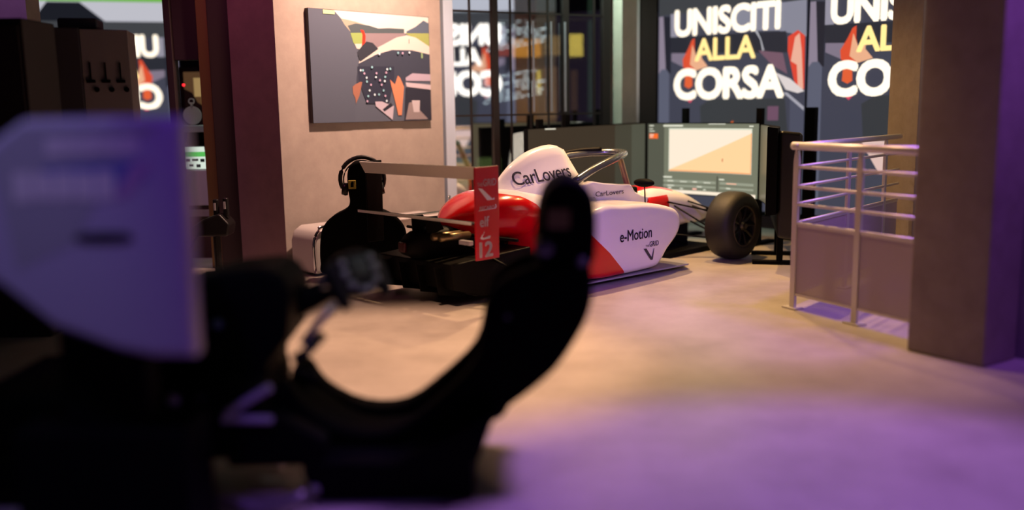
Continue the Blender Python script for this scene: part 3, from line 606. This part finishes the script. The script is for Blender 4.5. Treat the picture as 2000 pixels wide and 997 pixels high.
DIMS = glow((66, 55, 42), .75); DIMS2 = glow((86, 88, 74), .8)
_, ml, _ = monitor('left curved monitor with a dark olive blank screen beside the glazing', (.165, 8.97), cw(3.74, -.825), .44, 1.185, DIMS, posts=((.15, 1.24), (.38, 1.28)), tilt=-.03, shapes=[(1.08, 1.44, .46, 1.17, glow((72, 70, 57), .8)), (1.28, 1.44, .46, 1.17, DIMS2)])
MB().box((.22, .018, 1.139), (.34, .026, 1.150)).build('name_plate', glow((230, 225, 205)), ml)
_, mr_, _ = monitor('right curved monitor seen nearly edge-on with its thick black back', cw(3.74, .525), (2.07, 7.47), .45, 1.17, glow((104, 96, 74), .8), back=.08, posts=((.35, .9), (.75, .9)))
MB().prism([(.12, .30), (1.24, .26), (1.26, 1.14), (.3, 1.12)], lambda p, e: (p[0], .10 + (.18 if e else 0), p[1] - (.02 if e else 0))).build('rear_cover', BLKS, mr_, bevel=.03, seg=3)
MB().box((.05, .06, .462), (1.25, .075, .478)).build('light_strip', glow((255, 236, 200), .9), mr_)
po = empty('black_floor_pole', (2.985, 9.2, 0), math.radians(-46))
MB().box((-.05, -.04, 0), (.05, .04, 1.315)).build('pole', BLK, po, bevel=.008)
MB().box((-.2, -.2, 0), (.2, .2, .025)).build('base_plate', BLK, po, bevel=.006)
tag(po, 'square black floor pole before the display wall, left of the railing', 'pole')

# ------------------------------------------------------------------ railing
rl = empty('railing', (1.868, 6.018, 0))
RAILM = mat('satin_rail_steel', (.62, .58, .58), .42, metal=.55)
MESH = bpy.data.materials.new('perforated_sheet'); MESH.use_nodes = True
nt = MESH.node_tree; b = nt.nodes['Principled BSDF']; b.inputs['Base Color'].default_value = (.42, .34, .42, 1); b.inputs['Metallic'].default_value = .3; b.inputs['Roughness'].default_value = .5
tcn = nt.nodes.new('ShaderNodeTexCoord'); mp = nt.nodes.new('ShaderNodeMapping'); mp.inputs['Scale'].default_value = (150, 150, 150); nt.links.new(tcn.outputs['Object'], mp.inputs[0])
vo = nt.nodes.new('ShaderNodeTexVoronoi'); vo.inputs['Randomness'].default_value = 0; nt.links.new(mp.outputs[0], vo.inputs['Vector'])
lt = nt.nodes.new('ShaderNodeMath'); lt.operation = 'GREATER_THAN'; lt.inputs[1].default_value = .33; nt.links.new(vo.outputs['Distance'], lt.inputs[0]); nt.links.new(lt.outputs[0], b.inputs['Alpha'])
def run(P, Q, posts, panel, hr):
    P = Vector(P); Q = Vector(Q); d = (Q - P).normalized(); L = (Q - P).length; n = Vector((d.y, -d.x))
    g = lambda k, z, o=0: (P.x + d.x * k + n.x * o - 1.868, P.y + d.y * k + n.y * o - 6.018, z)
    MB().tube([g(-.04, 1.08), g(L, 1.08)], .026 * hr, 14).build('handrail', RAILM, rl, smooth=True)
    for z in (.945, .815, .70, .575): MB().tube([g(0, z), g(L, z)], .011, 8).build('rail', RAILM, rl, smooth=True)
    for k in posts:
        po_ = MB().prism([(-.022, 0), (.022, 0), (.022, .98), (.008, 1.06), (-.008, 1.06), (-.022, .98)], lambda p, e: g(k + p[0], p[1], -.012 + .024 * e)).build('post', RAILM, rl, bevel=.003)
        MB().prism([(-.06, -.04), (.06, -.04), (.06, .04), (-.06, .04)], lambda p, e: g(k + p[0], .001 + .011 * e, p[1])).build('foot_plate', RAILM, po_)
    if panel:
        MB().prism([(.01, .10), (L, .10), (L, .56), (.01, .56)], lambda p, e: g(p[0], p[1], -.003 + .005 * e)).build('mesh_panel', MESH, rl)
        for z in (.10, .56): MB().prism([(.01, z - .008), (L, z - .008), (L, z + .008), (.01, z + .008)], lambda p, e: g(p[0], p[1], -.007 + .013 * e)).build('panel_edge', RAILM, rl)
run((1.868, 6.018), (2.37, 5.01), (0, .53), True, 1.0)
run((1.868, 6.018), (3.14, 7.47), (.88, 1.62), True, .8)
tag(rl, 'brushed steel railing with mesh panels ending at the big pillar', 'railing')

# ------------------------------------------------------------------ foreground simulator (profile faces left)
rig = empty('racing_simulator', (-.55, 3.42, 0))
def rp_(x, y, z): return (x + .55, y - 3.42, z)
BOL = [(.14, .80), (.26, .82), (.285, .72), (.27, .62), (.22, .52), (.15, .42), (.06, .34), (-.02, .28), (-.10, .20), (-.14, .12), (-.45, .10), (-.75, .10), (-.88, .22), (-.88, .34), (-.82, .38), (-.75, .28), (-.60, .20), (-.43, .205), (-.28, .31), (-.15, .44), (-.11, .58), (-.075, .71), (.03, .78)]
for y0 in (3.20, 3.52):
    MB().prism(spline(BOL, 3), lambda p, e: rp_(p[0], y0 + .10 * e, p[1])).build('seat_bolster', LEATH, rig, bevel=.025, seg=3)
INN = [(.12, 1.0), (.25, 1.02), (.285, .86), (.27, .66), (.21, .52), (.12, .40), (.0, .30), (-.12, .18), (-.8, .11), (-.84, .26), (-.78, .28), (-.6, .16), (-.4, .16), (-.2, .24), (-.02, .42), (.06, .64), (.09, .84)]
MB().prism(spline(INN, 3), lambda p, e: rp_(p[0], 3.28 + .26 * e, p[1])).build('seat_pad', LEATH, rig, bevel=.02, seg=3)
HR = [(.105, .80), (.095, .90), (.105, 1.0), (.14, 1.075), (.20, 1.105), (.262, 1.08), (.298, 1.01), (.298, .86), (.27, .78)]
hr_ = MB().prism(spline(HR, 3), lambda p, e: rp_(p[0], 3.215 + .38 * e, p[1])).build('headrest', LEATH, rig, bevel=.05, seg=4)
o_ = MB().prism([(.125, .93), (.205, .93), (.205, 1.0), (.125, 1.0)], lambda p, e: rp_(p[0], 3.214 - .006 * e, p[1])).build('emblem', mat('dull_yellow_patch', (.22, .17, .05), .6), hr_, bevel=.004); o_['label'] = 'dull yellow emblem patch'
for x, z, rr_ in ((.115, .865, .035), (.245, .81, .02), (-.02, .62, .012)):
    MB().lathe([(0, 0), (rr_, 0), (rr_ * .9, .012), (0, .016)], rp_(x, 3.212, z), (0, -1, 0), 16).build('harness_eyelet', mat('eyelet_grey', (.09, .10, .11), .4), rig, smooth=True)
# steering wheel
sw = empty('tmp'); bpy.data.objects.remove(sw)
C0 = Vector((-.585, 3.42, .735)); nrm = Vector((.80, -.42, .42)).normalized(); sxv = Vector((0, 0, 1)).cross(nrm).normalized(); syv = nrm.cross(sxv)
def sp_(a, b_, c=0): q = C0 + sxv * a + syv * b_ + nrm * c; return rp_(*q)
OUT = [(-.11, .075), (-.05, .095), (.05, .095), (.11, .075), (.15, .06), (.16, 0), (.15, -.09), (.115, -.11), (.10, -.05), (.06, -.08), (-.06, -.08), (-.10, -.05), (-.115, -.11), (-.15, -.09), (-.16, 0), (-.15, .06)]
whl = MB().prism(spline(OUT, 2), lambda p, e: sp_(p[0], p[1], -.02 + .04 * e)).build('steering_wheel', BLKS, rig, bevel=.012, seg=3)
for a, b_, r_ in ((-.085, .055, .014), (-.09, .015, .016), (-.075, -.03, .015), (.085, .055, .014), (.09, .015, .017), (.075, -.03, .015), (-.03, -.055, .012), (.03, -.055, .012), (0, -.06, .012)):
    MB().lathe([(0, 0), (r_, 0), (r_ * .9, .012), (0, .014)], sp_(a, b_, .02), nrm, 14).build('button', SILV, whl, smooth=True)
MB().prism([(-.05, .0), (.05, .0), (.05, .065), (-.05, .065)], lambda p, e: sp_(p[0], p[1], .02 + .006 * e)).build('wheel_display', mat('display_dark', (.02, .02, .025), .15), whl)
for s_ in (-1, 1):
    MB().prism([(s_ * .05, .02), (s_ * .15, .05), (s_ * .15, .0), (s_ * .05, -.02)], lambda p, e: sp_(p[0], p[1], -.05 + .008 * e)).build('shift_paddle', mat('paddle_grey', (.30, .31, .33), .25, metal=.6), whl)
MB().tube([sp_(0, 0, -.02), sp_(0, 0, -.12), rp_(-.88, 3.45, .60)], [.05, .045, .06], 14).build('steering_column', BLKS, rig, smooth=True)
# dashboard and pedal tunnel
DASH = [(-.80, .70), (-.83, .765), (-.88, .80), (-1.05, .785), (-1.35, .70), (-1.6, .55), (-1.6, .12), (-.92, .12), (-.90, .44), (-.82, .54)]
MB().prism(DASH, lambda p, e: rp_(p[0], 3.24 + .36 * e, p[1])).build('dashboard', BLK, rig, bevel=.03, seg=3)
MB().tube([rp_(-.69, 3.26, .55), rp_(-.74, 3.22, .50), rp_(-.79, 3.2, .47)], .02, 8).build('support_arm', BLKS, rig, smooth=True)
MB().tube([rp_(-.635, 3.24, .665), rp_(-.70, 3.23, .60), rp_(-.755, 3.22, .525)], .016, 8).build('handle_bar', mat('bar_grey', (.35, .33, .36), .3, metal=.6), rig, smooth=True)
MB().prism([(-.70, .395), (-.69, .415), (-.78, .455), (-.80, .44)], lambda p, e: rp_(p[0], 3.16 + .04 * e, p[1])).build('side_peg', BLK, rig, bevel=.006)
# base frame with feet
MB().prism([(-1.0, .13), (-.66, .13), (-.66, .22), (-.80, .30), (-1.0, .34)], lambda p, e: rp_(p[0], 3.05 + .10 * e, p[1])).build('side_skirt', BLK, rig, bevel=.01)
MB().box(rp_(-1.9, 3.06, .15), rp_(-.90, 3.62, .40)).build('tunnel_body', BLK, rig, bevel=.03)
MB().prism([(-.74, .15), (-.42, .14), (-.24, .22), (-.07, .30), (-.12, .16), (-.145, .13), (-.145, .004), (-.70, .004), (-.74, .10)], lambda p, e: rp_(p[0], 3.04 + .58 * e, p[1])).build('seat_plinth', BLK, rig, bevel=.012)
MB().box(rp_(-1.9, 3.04, .004), rp_(-1.24, 3.62, .18)).build('pedal_plinth', BLK, rig, bevel=.02)
MB().tube(curve_pts([rp_(-1.26, 2.98, .03), rp_(-1.15, 2.95, .025), rp_(-1.0, 2.96, .05), rp_(-.85, 2.95, .03), rp_(-.72, 2.97, .06)], 6), .022, 8).build('foot_tube', mat('tube_grey', (.42, .42, .40), .3, metal=.7), rig, smooth=True)
STR = mat('pale_strip', (.62, .60, .66), .35)
for a0, a1 in (((-.985, .335), (-.83, .425)), ((-1.0, .315), (-.83, .31))):
    MB().tube([rp_(a0[0], 3.03, a0[1]), rp_(a1[0], 3.03, a1[1])], .017, 8, flat=.8).build('trim_strip', STR, rig)
for x, z, m in ((-1.17, .38, SILV), (-1.08, .39, BLKS), (-1.24, .27, STR), (-1.40, .12, SILV), (-1.60, .06, SILV), (-.745, .025, SILV), (-.70, .05, SILV), (-1.33, .45, SILV)):
    MB().lathe([(0, 0), (.022, 0), (.018, .014), (0, .016)], rp_(x, 3.05, z), (0, -1, 0), 14).build('bolt', m, rig, smooth=True)
MB().lathe([(0, 0), (.02, 0), (.016, .02), (0, .022)], rp_(-1.06, 3.235, .60), (0, -1, .3), 12).build('switch_knob', mat('blue_grey_knob', (.10, .13, .24), .3), rig, smooth=True)
tag(rig, 'black racing simulator with bucket seat and steering wheel, blurred in the foreground', 'simulator')

# white fairing at the left
cow = empty('white_fairing', (-1.3, 2.75, 0))
def cp_(x, y, z): return (x + 1.3, y - 2.75, z)
CW = [(-.885, 1.345), (-.89, 1.0), (-.893, .665), (-1.0, .668), (-1.1, .69), (-1.28, .765), (-1.42, .89), (-1.62, 1.0), (-1.66, 1.12), (-1.46, 1.25), (-1.32, 1.345), (-1.1, 1.348)]
CWH = mat('fairing_white', (.60, .58, .66), .38, coat=.1)
rings = []
for y, k in ((2.50, .93), (2.515, .972), (2.55, .995), (2.60, .99), (2.70, .93), (2.80, .85)):
    rings.append([cp_(-1.2 + (x + 1.2) * (1 - (1 - k) * (.55 if y < 2.57 else 2.2)), y, 1.02 + (z - 1.02) * k) for x, z in CW])
fa = MB().rings(rings).build('shell', CWH, cow, bevel=.008, seg=2)
MB().prism(spline([(-1.18, 1.008), (-1.18, 1.030), (-1.05, 1.030), (-1.05, 1.008)], 2), lambda p, e: cp_(p[0], 2.494 + .008 * e, p[1])).build('vent_slot', BLK, fa)
GR = mat('fairing_grey_patch', (.50, .52, .50), .5); LG = mat('fairing_pale_graphic', (.92, .90, .80), .5); BG = mat('fairing_blue_graphic', (.20, .24, .55), .5); PK = mat('fairing_pink_graphic', (.62, .40, .60), .5)  # the grey one covers the upper left of the shell
flat_shapes('colour_patch', [([(-1.40, 1.24), (-1.31, 1.325), (-.93, 1.325), (-1.05, 1.25), (-1.12, 1.12), (-1.2, 1.0), (-1.36, .93)], GR), ([(-1.27, 1.21), (-1.0, 1.23), (-.98, 1.18), (-1.06, 1.13), (-1.12, 1.12), (-1.24, 1.17)], BG), ([(-1.02, 1.22), (-.965, 1.225), (-1.0, 1.17), (-1.05, 1.12), (-1.08, 1.13)], PK)], lambda a, b_, e: cp_(a, 2.4995 - e, b_), fa)
for bx in ((-1.25, 1.245, -1.0, 1.29), (-1.35, 1.12, -1.07, 1.20)):
    mb = MB(); n_ = 5
    for k in range(n_):
        x0 = bx[0] + (bx[2] - bx[0]) * k / n_; w_ = (bx[2] - bx[0]) / n_
        mb.add([cp_(x, 2.4965, z) for x, z in ((x0, bx[1] + .006 * (k % 2)), (x0 + w_ * .93, bx[1] + .004 * (k % 3)), (x0 + w_ * .97, bx[3] - .004 * (k % 2)), (x0 + w_ * .06, bx[3]))], [(0, 1, 2, 3)])
    mb.build('pale_decal', LG, fa)
MB().box(cp_(-1.35, 2.66, .40), cp_(-1.1, 2.78, .80)).build('bracket', BLK, cow, bevel=.01)
MB().box(cp_(-1.5, 2.62, .0), cp_(-.98, 2.86, .42)).build('pedestal', BLK, cow, bevel=.015)
tag(cow, 'white plastic fairing with a dark slot, lit violet, out of focus at left', 'fairing')

# ------------------------------------------------------------------ left background
gc = empty('grey_cabinet', (-2.86, 6.3, 0), math.radians(14))
MB().box((-.35, .0, 0), (.0, .42, 1.93)).build('side_panel', mat('cabinet_dark', (.05, .045, .055), .6), gc, bevel=.01)
fp = MB().prism([(0, 0), (.29, .09), (.29, .42), (0, .42)], lambda p, e: (p[0], p[1], 1.92 * e)).build('front_panel', mat('cabinet_grey', (.17, .145, .15), .6), gc, bevel=.006)
for k in range(3):
    x = .05 + .09 * k; y = x * .303 - .006
    MB().box((x - .004, y - .012, 1.58), (x + .004, y, 1.70)).build('slider_slot', BLK, fp)
    MB().box((x - .028, y - .02, 1.565), (x + .028, y, 1.585)).build('slider_knob', BLK, fp, bevel=.003)
    MB().lathe([(0, 0), (.018, 0), (.014, .015), (0, .016)], (x + .03, y + .005, 1.52), (.29, -.95, 0), 12).build('round_knob', BLK, fp)
MB().box((-.15, .1, 1.93), (.10, .36, 2.0)).build('top_lid', mat('cabinet_dark', (.05, .045, .055), .6), gc, bevel=.015)
tag(gc, 'tall dark grey cabinet with three sliders, behind the white fairing', 'cabinet')
dc_ = empty('dark_cabinet', (-3.17, 5.55, 0))
MB().box((-.9, 0, 0), (.32, .4, 1.92)).build('body', mat('cabinet_black_red', (.012, .005, .007), .7), dc_, bevel=.01)
MB().box((-.86, -.012, .1), (-.28, 0, 1.88)).build('door', mat('cabinet_black_red', (.012, .005, .007), .7), dc_, bevel=.004)
MB().box((-.26, -.012, .1), (.30, 0, 1.88)).build('door', mat('cabinet_black_red', (.012, .005, .007), .7), dc_, bevel=.004)
tag(dc_, 'black cabinet at the far left edge beside the grey cabinet', 'cabinet')
vp = MB().box((-5.6, 6.9, 0), (-3.50, 7.1, 3.6)).build('wall_left_far', CONC); struct(vp)
# doorway frame
df = empty('door_1', (-2.55, 8.05, 0)); struct(df)
DFM = mat('door_frame_dark', (.018, .006, .008), .6); OLV = mat('door_post_olive', (.22, .15, .04), .5)
MB().box((.02, -.1, 0), (.20, .05, 3.6)).build('jamb', DFM, df, bevel=.006)
MB().box((-.09, -.04, 0), (.02, .05, 3.6)).build('post', OLV, df, bevel=.006)
MB().box((-.30, -.03, 1.80), (-.09, .05, 3.6)).build('panel', DFM, df, bevel=.006)
MB().box((-.36, -.06, 0), (-.30, .06, 3.6)).build('jamb', DFM, df, bevel=.006)
# behind the doorway
lw_ = empty('lit_hatch', (-3.33, 9.6, 1.26))
MB().box((-.05, 0, -1.26), (.30, .06, .56)).build('frame', DFM, lw_)
flat_shapes('back_panel', [(rect(0, 0, .25, .51), glow((88, 62, 40), .8)), (rect(.10, .26, .18, .45), glow((170, 140, 90), .8)), (rect(.17, .1, .25, .3), glow((150, 105, 30), .8)), ([(0, 0), (0, .34), (.08, .30), (.13, .2), (.2, .16), (.25, .0)], glow((24, 10, 10), .5))], lambda a, b_, e: (a, -e, b_), lw_)
MB().lathe([(0, 0), (.013, 0), (.01, .01), (0, .012)], (.0, -.01, .38), (0, -1, 0), 10).build('pilot_light', mat('pilot_red', (.1, 0, 0), .4, emis=(1, .02, .03), estr=3), lw_)
tag(lw_, 'dim amber lit hatch with a red pilot light in the dark doorway', 'hatch')
ds_ = empty('round_sign', (-2.93, 8.62, 1.242))
MB().lathe([(0, 0), (.085, 0), (.085, .012), (0, .012)], (0, 0, .09), (0, -1, 0), 28).build('disc', mat('sign_cream', (.62, .60, .50), .5), ds_)
MB().tube([(0, -.005, .17), (0, -.005, .21)], .012, 8).build('neck', mat('sign_cream', (.62, .60, .50), .5), ds_)
MB().lathe([(.018, 0), (.03, 0), (.03, .01), (.018, .01)], (0, 0, .22), (0, -1, 0), 16, closed_prof=True).build('ring', mat('sign_cream', (.62, .60, .50), .5), ds_)
MB().box((-.05, .0, .0), (.05, .03, .03)).build('stand', BLK, ds_)
tag(ds_, 'small round cream sign standing above the counter in the doorway', 'sign')
ct = empty('counter', (-2.86, 8.6, 0))
CWm = mat('counter_white', (.62, .64, .64), .4)
MB().box((-.25, -.02, .50), (.15, .3, .83)).build('front_panel', CWm, ct, bevel=.006)
MB().box((-.25, .0, 0), (.14, .3, .50)).build('plinth', mat('counter_brown', (.09, .05, .03), .6), ct)
MB().box((-.25, -.03, 1.18), (.12, .3, 1.24)).build('upper_shelf', mat('shelf_pale_green', (.45, .52, .48), .4), ct, bevel=.005)
MB().box((-.22, .2, .83), (.10, .28, 1.18)).build('back_panel', BLK, ct)
MB().box((-.25, -.05, .40), (.13, -.02, .46)).build('kick_strip', mat('kick_pale', (.4, .38, .34), .5), ct)
tag(ct, 'white counter with an upper shelf beyond the doorway', 'counter')
sm = empty('small_screen', (-2.98, 8.62, .832))
MB().prism([(-.06, .0), (.16, .0), (.14, .22), (-.06, .22)], lambda p, e: (p[0], .03 - .02 * e, p[1])).build('housing', BLK, sm)
flat_shapes('screen', [([(-.055, .005), (.15, .005), (.133, .212), (-.055, .212)], glow((225, 240, 225), .9)), (rect(-.055, .12, .138, .165), glow((90, 190, 90), .9)), (rect(-.05, .075, -.01, .10), glow((20, 25, 25), .9)), (rect(.01, .08, .07, .10), glow((20, 25, 25), .9)), (rect(.09, .07, .13, .10), glow((20, 25, 25), .9)), (rect(-.02, .03, .02, .05), glow((20, 25, 25), .9)), (rect(.05, .02, .09, .05), glow((20, 25, 25), .9))], lambda a, b_, e: (a, .0095 - e, b_), sm)
tag(sm, 'small lit screen with a green band on the white counter', 'screen')
gw = empty('control_stand', (-2.42, 7.5, 0))
MB().tube([(0, 0, .03), (0, 0, .36)], .03, 10).build('post', BLKS, gw)
MB().box((-.16, -.16, 0), (.16, .16, .03)).build('base_plate', BLKS, gw, bevel=.01)
MB().prism([(-.17, .36), (.12, .36), (.14, .46), (.06, .55), (-.08, .50), (-.17, .44)], lambda p, e: (p[0], -.1 + .2 * e, p[1])).build('control_box', BLKS, gw, bevel=.02)
for x, h in ((.02, .66), (.10, .67)):
    lv = MB().box((x - .022, -.05, .50), (x + .022, .0, h)).build('lever', BLKS, gw, bevel=.012)
    MB().box((x - .012, -.056, h - .09), (x + .004, -.05, h - .03)).build('lever_plate', SILV, lv)
MB().tube(curve_pts([(-.1, -.1, .40), (-.14, -.12, .34), (-.2, -.12, .22), (-.23, -.1, .05), (-.24, -.06, .012)], 5), .008, 6).build('cable', BLK, gw, smooth=True)
tag(gw, 'black control stand with two levers and a dangling cable, left of the dark column', 'control stand')

# ------------------------------------------------------------------ street side beyond the glass
sf = empty('shopfront', (.6, 14.0, 0))
MB().box((-3.2, 0, 0), (3.0, .3, 4.2)).build('facade', mat('facade_dark', (.05, .045, .045), .8, noise=(.03, .028, .03), nscale=3), sf)
def pane(name, a, m): MB().box((a[0], -.04, a[1]), (a[2], -.005, a[3])).build(name, m, sf)
YW = glow((250, 205, 90), 4.5); OW = glow((240, 150, 50), 4.0); AM = glow((150, 110, 60), 3.4)
for a, m in (((.30, 2.10, .50, 2.42), YW), ((-.55, 2.10, -.12, 2.36), OW), ((-.08, 2.12, .22, 2.40), AM), ((-.95, 2.12, -.58, 2.30), glow((225, 80, 40), 2.2)), ((-1.5, .2, -1.2, .62), glow((150, 150, 80), 1.6)), ((-1.1, .2, -.75, .62), glow((130, 140, 80), 1.6)), ((-1.5, .70, -1.2, .90), glow((90, 110, 80), 1.6)), ((-.08, 1.2, .12, 1.95), glow((140, 95, 60), 1.8)), ((.32, 1.3, .42, 1.9), glow((110, 75, 45), 1.6)), ((.58, 1.2, .66, 3.0), glow((80, 100, 80), 1.4)), ((-.18, 1.55, -.13, 1.9), YW), ((-1.6, 2.75, .1, 3.0), glow((120, 130, 140), 1.6))):
    pane('lit_window', a, m)
for z0, z1, x0, x1 in ((2.18, 2.56, -.95, -.12), (1.42, 1.80, -1.0, -.15)):
    mb = MB(); lg = random.Random(7); zz = z0
    while zz < z1:
        xx = x0 + lg.uniform(0, .06)
        while xx < x1:
            w_ = lg.uniform(.05, .13)
            if lg.random() < .72: mb.box((xx, -.07, zz), (xx + w_, -.045, zz + .022))
            xx += w_ + .035
        zz += .058
    for i, v_ in enumerate(mb.v): mb.v[i] = (v_[0], v_[1], v_[2] + (v_[0] - x0) * .16)
    lv_ = mb.build('reflection_strokes', glow((235, 238, 245), 6.0), sf); lv_['kind'] = 'stuff'  # display reflection in the glass, built as glowing strokes on the facade
MB().box((-1.6, -.25, 2.62), (1.6, 0, 2.68)).build('awning', mat('awning_grey', (.3, .32, .34), .6), sf)
tag(sf, 'dark shopfront with small amber lit windows across the street, behind the glazing', 'building')
lp = empty('glowing_shape', (.12, 9.95, 0))  # unidentified pinkish white glow, built as a cone on a pole
MB().tube([(0, 0, 0), (0, 0, .80)], .015, 8).build('pole', BLKS, lp)
MB().lathe([(.0, 0), (.12, 0), (.12, .02), (0, .02)], (0, 0, 0), (0, 0, 1), 20).build('base', BLKS, lp)
MB().lathe([(.14, .0), (.10, .28), (.08, .34), (.0, .36), (0, 0)], (0, 0, .74), (0, 0, 1), 20).build('glowing_cone', mat('pinkish_glow', (.5, .4, .35), .6, emis=(1, .72, .60), estr=5), lp, smooth=True)
tag(lp, 'glowing pinkish white shape just outside the glazing, behind the engine cover', 'lamp')

# ------------------------------------------------------------------ ceiling spotlights and added fills
for i, (lab, pos, tgt, W, colr, cone, bl) in enumerate(LAMPS):
    r = empty('ceiling_spotlight', pos); d = (Vector(tgt) - Vector(pos)).normalized()
    MB().lathe([(.0, -.16), (.055, -.16), (.06, -.02), (.07, .0), (.062, .0), (.05, -.03), (.0, -.04)], (0, 0, 0), d, 20).build('housing', BLKS, r, smooth=True)
    MB().tube([(-d.x * .1, -d.y * .1, -d.z * .1), (-d.x * .1, -d.y * .1, 3.6 - pos[2])], .012, 6).build('stem', BLKS, r)
    L = bpy.data.lights.new('spot', 'SPOT'); L.energy = W; L.color = colr; L.spot_size = math.radians(cone); L.spot_blend = bl; L.shadow_soft_size = .25 if ('open floor' in lab or 'big pillar' in lab) else .06
    lo = bpy.data.objects.new('bulb', L); COL.objects.link(lo); lo.parent = r; lo.location = d * .012; lo.rotation_euler = d.to_track_quat('-Z', 'Y').to_euler()
    tag(r, lab, 'spotlight', 'ceiling spotlights')
